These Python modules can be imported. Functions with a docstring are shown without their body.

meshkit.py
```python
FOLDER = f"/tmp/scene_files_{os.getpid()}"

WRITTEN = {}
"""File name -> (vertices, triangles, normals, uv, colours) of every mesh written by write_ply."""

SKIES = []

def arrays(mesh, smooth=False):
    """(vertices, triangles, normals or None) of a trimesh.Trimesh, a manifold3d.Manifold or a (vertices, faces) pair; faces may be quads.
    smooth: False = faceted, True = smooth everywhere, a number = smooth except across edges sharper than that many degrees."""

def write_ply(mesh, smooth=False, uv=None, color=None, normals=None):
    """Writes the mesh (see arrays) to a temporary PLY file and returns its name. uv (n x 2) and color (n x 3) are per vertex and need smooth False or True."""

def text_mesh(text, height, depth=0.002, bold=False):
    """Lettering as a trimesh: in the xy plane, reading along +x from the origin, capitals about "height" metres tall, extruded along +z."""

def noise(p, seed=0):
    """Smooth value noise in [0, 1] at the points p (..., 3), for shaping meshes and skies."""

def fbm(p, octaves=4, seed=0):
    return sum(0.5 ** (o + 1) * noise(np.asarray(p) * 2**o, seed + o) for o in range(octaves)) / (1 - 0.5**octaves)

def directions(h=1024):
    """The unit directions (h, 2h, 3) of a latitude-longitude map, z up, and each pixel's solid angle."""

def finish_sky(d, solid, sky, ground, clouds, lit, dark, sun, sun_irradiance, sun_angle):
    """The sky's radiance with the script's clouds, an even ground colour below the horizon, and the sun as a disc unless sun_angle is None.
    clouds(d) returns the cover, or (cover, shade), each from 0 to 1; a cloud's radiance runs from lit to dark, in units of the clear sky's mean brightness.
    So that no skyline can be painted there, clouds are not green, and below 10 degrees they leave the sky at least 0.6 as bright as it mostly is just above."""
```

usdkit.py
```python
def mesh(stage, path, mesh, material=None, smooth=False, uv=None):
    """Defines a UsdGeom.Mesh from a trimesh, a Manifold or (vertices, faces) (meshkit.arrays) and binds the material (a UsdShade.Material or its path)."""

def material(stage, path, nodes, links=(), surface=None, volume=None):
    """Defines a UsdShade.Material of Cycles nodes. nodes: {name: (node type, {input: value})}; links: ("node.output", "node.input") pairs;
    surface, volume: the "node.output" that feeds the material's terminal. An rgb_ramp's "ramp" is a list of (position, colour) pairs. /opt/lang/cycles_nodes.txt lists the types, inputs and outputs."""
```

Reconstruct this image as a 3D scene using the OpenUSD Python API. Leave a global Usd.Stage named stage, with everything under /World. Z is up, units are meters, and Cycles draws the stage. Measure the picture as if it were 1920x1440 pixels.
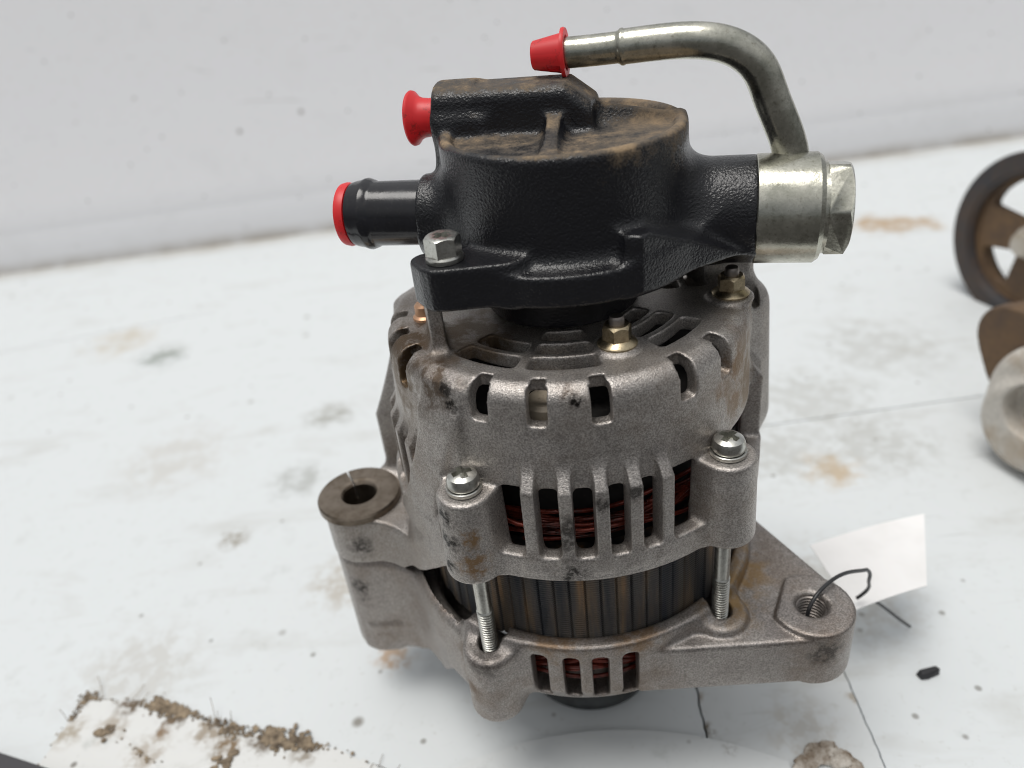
import math, numpy as np, trimesh, manifold3d as m3, usdkit, meshkit
from scipy.ndimage import map_coordinates
from shapely.geometry import Polygon, Point
from pxr import Usd, UsdGeom, UsdLux, UsdShade, Sdf, Gf, Vt

stage = Usd.Stage.CreateInMemory()
UsdGeom.SetStageUpAxis(stage, UsdGeom.Tokens.z)
UsdGeom.SetStageMetersPerUnit(stage, 1.0)
UsdGeom.Xform.Define(stage, '/World')
UsdGeom.Scope.Define(stage, '/World/Looks')
rng = np.random.default_rng(7)

# ------------------------------------------------------------------ camera, sky, sun
PITCH, ROLL, CAM = math.radians(30.7174), math.radians(-6.6786), np.array([-0.0181, -0.2067, 0.2553])
EXPOSURE = 0.40
SUN_DIR = np.array([-0.20, -0.06, 0.97]); SUN_DIR /= np.linalg.norm(SUN_DIR)
SKY_STRENGTH, SUN_INTENSITY = 0.062, 0.40

F0 = np.array([0, math.cos(PITCH), -math.sin(PITCH)]); R0 = np.array([1.0, 0, 0]); U0 = np.cross(R0, F0)
R1 = math.cos(ROLL) * R0 + math.sin(ROLL) * U0; U1 = -math.sin(ROLL) * R0 + math.cos(ROLL) * U0
cam = UsdGeom.Camera.Define(stage, '/World/camera')
cam.AddTransformOp().Set(Gf.Matrix4d(*R1, 0, *U1, 0, *(-F0), 0, *CAM, 1))
cam.CreateHorizontalApertureAttr(36.0); cam.CreateVerticalApertureAttr(27.0)
cam.CreateFocalLengthAttr(36.0 * 1442 / 1920)
cam.CreateFStopAttr(9.0); cam.CreateFocusDistanceAttr(0.205)
cam.CreateClippingRangeAttr(Gf.Vec2f(0.005, 200.0))
cam.CreateExposureAttr(EXPOSURE)

M = {}
def mat(name, nodes, links=(), surface='p.BSDF'):
    M[name] = usdkit.material(stage, '/World/Looks/' + name, nodes, links, surface=surface)
    return M[name]

az = math.atan2(SUN_DIR[0], SUN_DIR[1]); el = math.asin(SUN_DIR[2])
mat('sky', {
    'tc': ('texture_coordinate', {}),
    'sk': ('sky_texture', {'sky_type': 'single_scattering', 'sun_disc': False, 'sun_elevation': el, 'sun_rotation': az}),
    'n': ('noise_texture', {'scale': 2.2, 'detail': 5.0, 'roughness': 0.55}),
    'cov': ('rgb_ramp', {'ramp': [(0.30, (0.80,) * 3), (0.62, (1.0,) * 3)]}),
    'tint': ('rgb_ramp', {'ramp': [(0.3, (6.4, 6.5, 6.6)), (0.7, (9.0, 9.1, 9.2))]}),
    'dz': ('separate_xyz', {}), 'ov': ('map_range', {'from_min': 0.0, 'from_max': 1.0, 'to_min': 0.12, 'to_max': 1.35, 'clamp': True}), 'tm': ('mix_color', {'blend_type': 'multiply', 'fac': 1.0, 'use_clamp': False, 'use_clamp_result': False}),
    'mx': ('mix_color', {}),
    'bg': ('background_shader', {'strength': SKY_STRENGTH})},
    [('tc.generated', 'n.vector'), ('n.fac', 'cov.fac'), ('n.fac', 'tint.fac'), ('cov.color', 'mx.fac'), ('sk.color', 'mx.a'), ('tc.generated', 'dz.vector'), ('dz.z', 'ov.value'), ('tint.color', 'tm.a'), ('ov.result', 'tm.b'), ('tm.result', 'mx.b'), ('mx.result', 'bg.color')],
    surface='bg.background')
dome = UsdLux.DomeLight.Define(stage, '/World/sky')
UsdShade.MaterialBindingAPI.Apply(dome.GetPrim()).Bind(M['sky'])
sun = UsdLux.DistantLight.Define(stage, '/World/sun')
sun.CreateIntensityAttr(SUN_INTENSITY); sun.CreateAngleAttr(32.0); sun.CreateNormalizeAttr(True); sun.CreateColorAttr(Gf.Vec3f(1.0, 0.97, 0.93))
zx = SUN_DIR; xx = np.cross([0, 0, 1], zx); xx /= np.linalg.norm(xx); yx = np.cross(zx, xx)
sun.AddTransformOp().Set(Gf.Matrix4d(*xx, 0, *yx, 0, *zx, 0, 0, 0, 1, 1))

# ------------------------------------------------------------------ helpers: prims
taken = {}
def numbered(path):
    n = taken.get(path, -1) + 1
    taken[path] = n
    return path if n == 0 else f'{path}_{n:03d}'
def thing(name, label, cat, loc=(0, 0, 0), group=None):
    x = UsdGeom.Xform.Define(stage, numbered('/World/' + name)); x.AddTranslateOp().Set(Gf.Vec3d(*[float(c) for c in loc]))
    tag(x.GetPrim(), label, cat, group)
    return x.GetPrim()
def tag(p, label=None, cat=None, group=None, kind=None):
    for k, v in (('label', label), ('category', cat), ('group', group), ('kind', kind)):
        if v: p.SetCustomDataByKey(k, v)
    return p
def rawmesh(path, v, f, n, material):
    m = UsdGeom.Mesh.Define(stage, path)
    m.CreatePointsAttr(Vt.Vec3fArray.FromNumpy(v.astype(np.float32)))
    m.CreateFaceVertexCountsAttr(Vt.IntArray.FromNumpy(np.full(len(f), 3, np.int32)))
    m.CreateFaceVertexIndicesAttr(Vt.IntArray.FromNumpy(f.astype(np.int32).ravel()))
    m.CreateSubdivisionSchemeAttr('none')
    m.CreateNormalsAttr(Vt.Vec3fArray.FromNumpy(n.astype(np.float32))); m.SetNormalsInterpolation('vertex')
    UsdShade.MaterialBindingAPI.Apply(m.GetPrim()).Bind(material)
    return m.GetPrim()
def obj(name, mesh, material, parent=None, smooth=35, scale=0.001):
    """One Mesh prim under parent (a prim) or /World; the mesh is in millimetres."""
    path = numbered((str(parent.GetPath()) if parent else '/World') + '/' + name)
    if isinstance(mesh, tuple) and len(mesh) == 3:
        return rawmesh(path, mesh[0] * scale, mesh[1], mesh[2], M[material])
    v, f, _ = meshkit.arrays(mesh)
    return usdkit.mesh(stage, path, trimesh.Trimesh(np.asarray(v) * scale, f, process=True), M[material], smooth=smooth).GetPrim()

# ------------------------------------------------------------------ helpers: meshes in millimetres
def pol(r, th, z=0.0):
    a = math.radians(th); return np.array([r * math.sin(a), -r * math.cos(a), z])
def lathe(profile, n=64):
    """profile: closed (r, z) loop, counter-clockwise in the r-z plane -> Manifold about z."""
    return m3.CrossSection([np.array(profile, float)]).revolve(n)
def place(mf, xaxis=None, zaxis=(0, 0, 1), at=(0, 0, 0)):
    z = np.array(zaxis, float); z /= np.linalg.norm(z)
    x = np.array(xaxis if xaxis is not None else (1, 0, 0) if abs(z[0]) < .9 else (0, 1, 0), float)
    x = x - z * (x @ z); x /= np.linalg.norm(x); y = np.cross(z, x)
    return mf.transform(np.column_stack([x, y, z, np.array(at, float)]))
def ngon(n, r, ph=0.0):
    a = np.arange(n) * 2 * np.pi / n + ph
    return np.stack([r * np.cos(a), r * np.sin(a)], 1)
def hexhead(af, h, cham=0.6, both=False):
    R = af / math.sqrt(3)
    p = m3.CrossSection([ngon(6, R)]).extrude(h)
    lo = [(0, 0), (af / 2 - .1, 0), (R, R - af / 2)] if both else [(0, 0), (R, 0)]
    return p ^ lathe(lo + [(R, h - cham), (af / 2 - .3, h), (0, h)], 72)
def tube(path, r, n=20, caps=True):
    P = np.asarray(path, float); N = len(P); r = np.broadcast_to(r, N)
    T = np.gradient(P, axis=0); T /= np.linalg.norm(T, axis=1)[:, None]
    u = np.cross(T[0], [0.31, 0.52, 0.79]); u /= np.linalg.norm(u)
    a = np.arange(n) * 2 * np.pi / n; V = []
    for i in range(N):
        u = u - T[i] * (u @ T[i]); u /= np.linalg.norm(u); w = np.cross(T[i], u)
        V.append(P[i] + r[i] * (np.cos(a)[:, None] * u + np.sin(a)[:, None] * w))
    V = np.concatenate(V); f = []
    i, j = np.meshgrid(np.arange(N - 1), np.arange(n), indexing='ij'); j2 = (j + 1) % n
    q = np.stack([i * n + j, i * n + j2, (i + 1) * n + j2, (i + 1) * n + j], -1).reshape(-1, 4)
    F = [q[:, [0, 1, 2]], q[:, [0, 2, 3]]]
    if caps:
        V = np.concatenate([V, P[[0, -1]]]); k = np.arange(n); k2 = (k + 1) % n
        F += [np.stack([k2, k, np.full(n, N * n)], 1), np.stack([(N - 1) * n + k, (N - 1) * n + k2, np.full(n, N * n + 1)], 1)]
    return trimesh.Trimesh(V, np.concatenate(F), process=False)
def spline(pts, n=60):
    from scipy.interpolate import CubicSpline
    pts = np.asarray(pts, float); s = np.r_[0, np.cumsum(np.linalg.norm(np.diff(pts, axis=0), axis=1))]
    return CubicSpline(s, pts)(np.linspace(0, s[-1], n))
def both(*ms):
    out = []
    for m in ms:
        v, f, _ = meshkit.arrays(m); out.append(trimesh.Trimesh(v, f, process=False))
    return trimesh.util.concatenate(out)

# ------------------------------------------------------------------ helpers: cast shapes as distance fields (mm)
class Field:
    def __init__(s, lo, hi, h):
        s.h = h; s.ax = [np.arange(a, b + h, h, dtype=np.float32) for a, b in zip(lo, hi)]; s.lo = np.array(lo)
        s.d = np.full([len(a) for a in s.ax], 50.0, np.float32)
    def cut(s, box, pad):
        sl = []
        for a, (lo, hi) in zip(s.ax, box):
            i = np.searchsorted(a, lo - pad); j = np.searchsorted(a, hi + pad); sl.append(slice(max(i, 0), min(j, len(a))))
        return tuple(sl), s.ax[0][sl[0], None, None], s.ax[1][None, sl[1], None], s.ax[2][None, None, sl[2]]
    def add(s, fn, box, k=0.0):
        sl, X, Y, Z = s.cut(box, 4 + k); a = s.d[sl]; b = fn(X, Y, Z); s.d[sl] = smin(a, b, k); return s
    def sub(s, fn, box, k=0.0):
        sl, X, Y, Z = s.cut(box, 2 + k); a = s.d[sl]; b = fn(X, Y, Z); s.d[sl] = -smin(-a, b, k); return s
    def mesh(s):
        d = s.d; S = d < 0; sh = np.array(d.shape) - 1
        c = np.zeros(sh, np.int8)
        for dx in (0, 1):
            for dy in (0, 1):
                for dz in (0, 1): c += S[dx:dx + sh[0], dy:dy + sh[1], dz:dz + sh[2]]
        I = np.argwhere((c > 0) & (c < 8)); idx = np.full(sh, -1, np.int32); idx[tuple(I.T)] = np.arange(len(I))
        acc = np.zeros((len(I), 3)); cnt = np.zeros(len(I))
        corners = [(x, y, z) for x in (0, 1) for y in (0, 1) for z in (0, 1)]
        val = {q: d[I[:, 0] + q[0], I[:, 1] + q[1], I[:, 2] + q[2]] for q in corners}
        for a in corners:
            for ax in range(3):
                if a[ax]: continue
                b = tuple(1 if i == ax else a[i] for i in range(3)); va, vb = val[a], val[b]
                m = (va < 0) != (vb < 0); t = np.where(m, va / np.where(m, va - vb, 1), 0)
                p = np.array(a)[None] + t[:, None] * (np.array(b) - np.array(a))[None]
                acc += p * m[:, None]; cnt += m
        G = I + acc / cnt[:, None]; F = []
        for ax in range(3):
            sl0 = [slice(None)] * 3; sl1 = [slice(None)] * 3; sl0[ax] = slice(0, -1); sl1[ax] = slice(1, None)
            a, b = S[tuple(sl0)], S[tuple(sl1)]; E = np.argwhere(a != b)
            o1, o2 = [(1, 2), (2, 0), (0, 1)][ax]
            E = E[(E[:, o1] > 0) & (E[:, o2] > 0) & (E[:, o1] < sh[o1]) & (E[:, o2] < sh[o2])]
            flip = a[tuple(E.T)]; Q = []
            for e1, e2 in ((0, 0), (1, 0), (1, 1), (0, 1)):
                q = E.copy(); q[:, o1] -= 1 - e1; q[:, o2] -= 1 - e2; Q.append(idx[tuple(q.T)])
            Q = np.stack(Q, 1); Q = np.where(flip[:, None], Q, Q[:, ::-1]); F += [Q[:, [0, 1, 2]], Q[:, [0, 2, 3]]]
        F = np.concatenate(F)
        for _ in range(2):
            dv = map_coordinates(d, G.T, order=1, mode='nearest'); g = s.grad(G)
            G = G - np.clip(dv / s.h, -.5, .5)[:, None] * g / np.maximum((g * g).sum(1), .3)[:, None]
        g = s.grad(G); n = g / np.maximum(np.linalg.norm(g, axis=1), 1e-6)[:, None]
        return G * s.h + s.lo, F, n
    def grad(s, G, e=0.7):
        g = np.empty_like(G)
        for i in range(3):
            a = G.copy(); b = G.copy(); a[:, i] += e; b[:, i] -= e
            g[:, i] = (map_coordinates(s.d, a.T, order=1, mode='nearest') - map_coordinates(s.d, b.T, order=1, mode='nearest')) / (2 * e * s.h)
        return g
def smin(a, b, k):
    if k <= 0: return np.minimum(a, b)
    h = np.maximum(k - np.abs(a - b), 0) / k
    return np.minimum(a, b) - h * h * k * .25
def smax(a, b, k): return -smin(-a, -b, k)
def cyl(c, r, z0, z1, rr=0.0):                       # vertical cylinder
    def fn(X, Y, Z):
        a = np.hypot(X - c[0], Y - c[1]) - r; b = np.maximum(z0 - Z, Z - z1); return smax(a, b, rr) if rr else np.maximum(a, b)
    return fn
def rcyl(p, u, r, L, rr=0.0):                         # cylinder along u from p, length L
    p = np.array(p, float); u = np.array(u, float); u /= np.linalg.norm(u)
    def fn(X, Y, Z):
        x, y, z = X - p[0], Y - p[1], Z - p[2]; t = x * u[0] + y * u[1] + z * u[2]
        a = np.sqrt(np.maximum(x * x + y * y + z * z - t * t, 0)) - r; b = np.maximum(-t, t - L); return smax(a, b, rr) if rr else np.maximum(a, b)
    return fn
def rbox(c, hs, rr=0.0, rot=0.0):                     # box with half sizes hs, turned by rot degrees about z
    ca, sa = math.cos(math.radians(rot)), math.sin(math.radians(rot))
    def fn(X, Y, Z):
        x, y = X - c[0], Y - c[1]; u = x * ca + y * sa; v = -x * sa + y * ca; w = Z - c[2]
        qx, qy, qz = np.abs(u) - hs[0] + rr, np.abs(v) - hs[1] + rr, np.abs(w) - hs[2] + rr
        return np.sqrt(np.maximum(qx, 0) ** 2 + np.maximum(qy, 0) ** 2 + np.maximum(qz, 0) ** 2) + np.minimum(np.maximum(np.maximum(qx, qy), qz), 0) - rr
    return fn
def poly2(pts):
    P = np.array(pts, float)
    def fn(X, Y):
        X, Y = np.broadcast_arrays(X, Y); d = np.full(X.shape, 1e9); ins = np.zeros(X.shape, bool)
        for i in range(len(P)):
            a, b = P[i], P[(i + 1) % len(P)]; e = b - a; wx, wy = X - a[0], Y - a[1]
            t = np.clip((wx * e[0] + wy * e[1]) / (e @ e), 0, 1); d = np.minimum(d, (wx - e[0] * t) ** 2 + (wy - e[1] * t) ** 2)
            c = (a[1] <= Y) != (b[1] <= Y)
            with np.errstate(divide='ignore', invalid='ignore'): ins ^= c & (X < a[0] + (Y - a[1]) * e[0] / (e[1] if e[1] else 1e-9))
        d = np.sqrt(d); return np.where(ins, -d, d).astype(np.float32)
    return fn
def prism(pts, zlo, zhi, off=0.0, k=1.5):              # vertical prism between zlo(X, Y) and zhi(X, Y)
    p2 = poly2(pts)
    def fn(X, Y, Z):
        a = p2(X[..., 0], Y[..., 0])[..., None] - off
        lo = zlo(X, Y) if callable(zlo) else zlo; hi = zhi(X, Y) if callable(zhi) else zhi
        return smax(a, np.maximum(lo - Z, Z - hi) * .85, k)
    return fn
def hullpts(circles, n=40):
    """Outline of the convex hull of circles (x, y, r)."""
    from shapely import union_all
    g = union_all([Point(x, y).buffer(r, n) for x, y, r in circles]).convex_hull
    return np.array(g.exterior.coords)[:-1]
def bb(c, e): return [(c[i] - e[i], c[i] + e[i]) for i in range(3)]

# ------------------------------------------------------------------ materials
def spots_nodes(nodes, links, base, spots, tag_):
    """Mixes stain colours into a base colour at given places: spots of (x, y, z in mm, radius in mm, colour, strength, noise scale)."""
    cur = base
    for i, (x, y, z, r, col, st, ns) in enumerate(spots):
        k = f'{tag_}{i}'
        nodes[k + 'd'] = ('vector_math', {'math_type': 'distance', 'vector2': (x / 1000, y / 1000, z / 1000)})
        nodes[k + 'n'] = ('noise_texture', {'scale': ns, 'detail': 5.0, 'roughness': .65})
        nodes[k + 'r'] = ('map_range', {'from_min': r / 1000, 'from_max': r * .25 / 1000, 'to_min': 0.0, 'to_max': 1.0, 'clamp': True})
        nodes[k + 's'] = ('map_range', {'from_min': .42, 'from_max': .60, 'to_min': -.6, 'to_max': .55, 'clamp': True})
        nodes[k + 'a'] = ('math', {'math_type': 'add'})
        nodes[k + 'm'] = ('math', {'math_type': 'multiply', 'use_clamp': True, 'value2': st})
        nodes[k + 'g'] = ('math', {'math_type': 'multiply', 'use_clamp': True})
        nodes[k + 'x'] = ('mix_color', {'b': col})
        links += [('geo.position', k + 'd.vector1'), ('geo.position', k + 'n.vector'), (k + 'd.value', k + 'r.value'), (k + 'n.fac', k + 's.value'),
                  (k + 'r.result', k + 'a.value1'), (k + 's.result', k + 'a.value2'), (k + 'a.value', k + 'g.value1'), (k + 'r.result', k + 'g.value2'),
                  (k + 'g.value', k + 'm.value1'), (k + 'm.value', k + 'x.fac'), (cur, k + 'x.a')]
        cur = k + 'x.result'
    return cur

def cast_metal(name, c0, c1, dirt, dirt_amt, spots, metallic=.85, rough=.38):
    n = {'geo': ('geometry', {}),
         'n1': ('noise_texture', {'scale': 55.0, 'detail': 6.0, 'roughness': .65}),
         'n2': ('noise_texture', {'scale': 2100.0, 'detail': 2.0, 'roughness': .6}),
         'n3': ('noise_texture', {'scale': 28.0, 'detail': 8.0, 'roughness': .7}),
         'n4': ('noise_texture', {'scale': 4200.0, 'detail': 2.0}),
         'r1': ('rgb_ramp', {'ramp': [(.35, c0), (.65, c1)]}),
         'r2': ('rgb_ramp', {'ramp': [(.36, (.66,) * 3), (.50, (.95,) * 3), (.66, (1.30,) * 3)]}),
         'mm': ('mix_color', {'blend_type': 'multiply', 'fac': 1.0, 'use_clamp': False}),
         'r3': ('map_range', {'from_min': .47, 'from_max': .68, 'to_min': 0.0, 'to_max': dirt_amt, 'clamp': True}),
         'dx': ('mix_color', {'b': dirt}),
         'v': ('voronoi_texture', {'scale': 170.0}),
         'vr': ('map_range', {'from_min': .10, 'from_max': .04, 'to_min': 0.0, 'to_max': .75, 'clamp': True}),
         'vx': ('mix_color', {'b': (.035, .03, .027)}),
         'vm': ('math', {'math_type': 'multiply'}),
         'vn': ('map_range', {'from_min': .55, 'from_max': .62, 'to_min': 0.0, 'to_max': 1.0, 'clamp': True}),
         'rr': ('map_range', {'from_min': .3, 'from_max': .7, 'to_min': rough - .08, 'to_max': rough + .14, 'clamp': True}),
         'ba': ('math', {'math_type': 'multiply_add', 'value2': .55}),
         'b': ('bump', {'strength': .55, 'distance': .00022}),
         'p': ('principled_bsdf', {'metallic': metallic, 'specular_ior_level': .4})}
    l = [('geo.position', f'{q}.vector') for q in ('n1', 'n2', 'n3', 'n4', 'v')]
    l += [('n1.fac', 'r1.fac'), ('n2.fac', 'r2.fac'), ('r1.color', 'mm.a'), ('r2.color', 'mm.b'), ('n3.fac', 'r3.value'), ('r3.result', 'dx.fac'), ('mm.result', 'dx.a'),
          ('v.distance', 'vr.value'), ('n3.fac', 'vn.value'), ('vr.result', 'vm.value1'), ('vn.result', 'vm.value2'), ('vm.value', 'vx.fac'), ('dx.result', 'vx.a'),
          ('n1.fac', 'rr.value'), ('rr.result', 'p.roughness'), ('n4.fac', 'ba.value1'), ('n2.fac', 'ba.value3'), ('ba.value', 'b.height'), ('b.normal', 'p.normal')]
    l.append((spots_nodes(n, l, 'vx.result', spots, 's'), 'p.base_color'))
    return mat(name, n, l)

OIL = (.02, .017, .015); RUSTY = (.20, .11, .045); DUST = (.30, .20, .11); BROWN = (.085, .055, .032)
def ps(r, th, z, rad, col, st, ns): x, y, _ = pol(r, th); return (x, y, z, rad, col, st, ns)
cast_metal('cast_aluminium', (.345, .318, .296), (.485, .456, .430), (.17, .125, .085), .55, [
    ps(53, -48, 157, 16, BROWN, .9, 150), ps(48, -70, 160, 20, (.10, .066, .038), 1.0, 220), ps(55, -66, 150, 15, (.12, .08, .045), 1.0, 260),
    ps(53, -33, 160, 5, OIL, 1.0, 400), ps(54, -41, 158, 5, OIL, .9, 500), ps(52, -6, 160, 4.5, (.05, .028, .015), 1.0, 500),
    ps(54, 52, 150, 9, RUSTY, .9, 260), ps(54, 50, 140, 8, RUSTY, .8, 300), ps(54, 43, 146, 6, RUSTY, .6, 400), ps(54, 62, 142, 24, (.20, .135, .075), .9, 140), ps(56, 62, 165, 16, (.16, .10, .055), .9, 120),
    ps(65.5, -37.5, 126, 5, OIL, 1.0, 500), ps(65.5, -37, 118, 5.5, OIL, 1.0, 600), ps(65.5, -38, 109, 4, OIL, 1.0, 600), ps(65, -31, 120, 5, (.25, .15, .07), .9, 420), ps(65, -31, 111, 7, (.25, .15, .07), .9, 420), ps(53, -39, 153, 4, OIL, 1.0, 700), ps(53, -4, 157, 3.5, OIL, 1.0, 700), ps(58, -8.4, 120, 10, OIL, .75, 450), ps(58, -8, 106, 6, OIL, .9, 500), ps(58, .9, 129, 5, OIL, .8, 500), ps(58, 9.8, 131, 4, OIL, .8, 500),
    (-76, -4, 78, 7, OIL, .8, 420), ps(38, -45, 160, 12, DUST, .55, 200), ps(30, -60, 160, 22, (.13, .085, .045), .9, 120)])
cast_metal('cast_aluminium_dull', (.295, .268, .250), (.41, .382, .358), (.15, .10, .065), .7, [
    (-80, -3, 58, 6, OIL, .9, 420), (-80, -2, 52, 4, OIL, .9, 500), (-45, -50, 60, 14, (.13, .08, .045), .85, 200), (-52, -36, 78, 12, (.19, .10, .045), .8, 200),
    ps(56, 44, 72, 16, (.30, .19, .08), .9, 160), ps(56, 60, 71, 14, (.30, .19, .08), .8, 160), ps(55, 10, 76, 12, (.22, .13, .06), .7, 200), ps(55, -15, 76, 12, (.22, .13, .06), .7, 200),
    (64, -58, 64, 8, OIL, .7, 400), (-36, -54, 70, 8, OIL, .5, 400)])

mat('black_cast', {
    'geo': ('geometry', {}), 'sep': ('separate_xyz', {}), 'sp': ('separate_xyz', {}),
    'n1': ('noise_texture', {'scale': 1500.0, 'detail': 2.0, 'roughness': .5}), 'n2': ('noise_texture', {'scale': 70.0, 'detail': 6.0, 'roughness': .7}),
    'n3': ('noise_texture', {'scale': 1800.0, 'detail': 3.0, 'roughness': .7}),
    'up': ('map_range', {'from_min': .35, 'from_max': .95, 'to_min': 0.0, 'to_max': .62, 'clamp': True}),
    'hz': ('map_range', {'from_min': .198, 'from_max': .209, 'to_min': .0, 'to_max': 1.0, 'clamp': True}),
    'hx': ('map_range', {'from_min': .002, 'from_max': .030, 'to_min': 0.0, 'to_max': .50, 'clamp': True}),
    'm1': ('math', {'math_type': 'multiply'}), 'm2': ('math', {'math_type': 'multiply'}), 'a1': ('math', {'math_type': 'add'}), 'a2': ('math', {'math_type': 'add'}),
    'n2r': ('map_range', {'from_min': .30, 'from_max': .70, 'to_min': -.42, 'to_max': .42, 'clamp': True}),
    'n3r': ('map_range', {'from_min': .35, 'from_max': .65, 'to_min': -.16, 'to_max': .16, 'clamp': True}),
    'a3': ('math', {'math_type': 'add'}), 'mk': ('map_range', {'from_min': .18, 'from_max': .80, 'to_min': 0.0, 'to_max': .92, 'clamp': True}),
    'ci': ('map_range', {'from_min': 0.0, 'from_max': .4, 'to_min': .12, 'to_max': 0.0, 'clamp': True}), 'gate': ('math', {'math_type': 'multiply'}), 'gz': ('map_range', {'from_min': .0, 'from_max': .25, 'to_min': 0.0, 'to_max': 1.0, 'clamp': True}),
    'dc': ('rgb_ramp', {'ramp': [(.36, (.075, .070, .066)), (.50, (.16, .125, .09)), (.66, (.33, .235, .14))]}),
    'cx': ('mix_color', {'a': (.0060, .0060, .0075)}),
    'rx': ('map_range', {'from_min': 0.0, 'from_max': .7, 'to_min': .22, 'to_max': .85, 'clamp': True}),
    'b': ('bump', {'strength': .65, 'distance': .0004}), 'bh': ('math', {'math_type': 'multiply_add', 'value2': .35}),
    'p': ('principled_bsdf', {'specular_ior_level': .5, 'coat_weight': .5, 'coat_roughness': .12})},
    [('geo.position', 'n1.vector'), ('geo.position', 'n2.vector'), ('geo.position', 'n3.vector'), ('geo.normal', 'sep.vector'), ('geo.position', 'sp.vector'), ('sep.z', 'up.value'), ('sp.z', 'hz.value'), ('sp.x', 'hx.value'),
     ('up.result', 'm1.value1'), ('hz.result', 'm1.value2'), ('hx.result', 'm2.value1'), ('hz.result', 'm2.value2'), ('m1.value', 'a1.value1'), ('m2.value', 'a1.value2'),
     ('n2.fac', 'n2r.value'), ('n3.fac', 'n3r.value'), ('a1.value', 'gz.value'), ('a1.value', 'a2.value1'), ('n2r.result', 'a2.value2'), ('a2.value', 'a3.value1'), ('n3r.result', 'a3.value2'), ('a3.value', 'mk.value'),
     ('mk.result', 'gate.value1'), ('gz.result', 'gate.value2'), ('gate.value', 'cx.fac'), ('n2.fac', 'dc.fac'), ('dc.color', 'cx.b'), ('cx.result', 'p.base_color'), ('gate.value', 'ci.value'), ('ci.result', 'p.coat_weight'), ('b.normal', 'p.coat_normal'), ('gate.value', 'rx.value'), ('rx.result', 'p.roughness'),
     ('n3.fac', 'bh.value1'), ('n1.fac', 'bh.value3'), ('bh.value', 'b.height'), ('b.normal', 'p.normal')])

def metal(name, col, rough, col2=None, metallic=1.0, grime=.5, scale=140.0, grime_col=(.06, .05, .04), bump=.15):
    mat(name, {
        'geo': ('geometry', {}), 'n': ('noise_texture', {'scale': scale, 'detail': 7.0, 'roughness': .72}), 'n2': ('noise_texture', {'scale': scale * 6, 'detail': 4.0, 'roughness': .7}),
        'r': ('rgb_ramp', {'ramp': [(.35, col2 or tuple(c * .75 for c in col)), (.6, col)]}), 'g': ('map_range', {'from_min': .56, 'from_max': .70, 'to_min': 0.0, 'to_max': grime, 'clamp': True}),
        'x': ('mix_color', {'b': grime_col}), 'rr': ('map_range', {'from_min': .3, 'from_max': .7, 'to_min': rough * .75, 'to_max': rough * 1.35, 'clamp': True}),
        'b': ('bump', {'strength': bump, 'distance': .0003}),
        'p': ('principled_bsdf', {'metallic': metallic})},
        [('geo.position', 'n.vector'), ('geo.position', 'n2.vector'), ('n.fac', 'r.fac'), ('n2.fac', 'g.value'), ('g.result', 'x.fac'), ('r.color', 'x.a'), ('x.result', 'p.base_color'),
         ('n.fac', 'rr.value'), ('rr.result', 'p.roughness'), ('n2.fac', 'b.height'), ('b.normal', 'p.normal')])
metal('zinc_steel', (.60, .585, .505), .22, (.40, .395, .33), grime=.6, grime_col=(.17, .15, .10))
metal('zinc_bolt', (.60, .60, .56), .28, (.50, .49, .45), grime=.5, grime_col=(.14, .12, .09))
metal('yellow_zinc', (.54, .45, .30), .30, (.36, .29, .19), grime=.6, grime_col=(.12, .08, .04))
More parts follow.
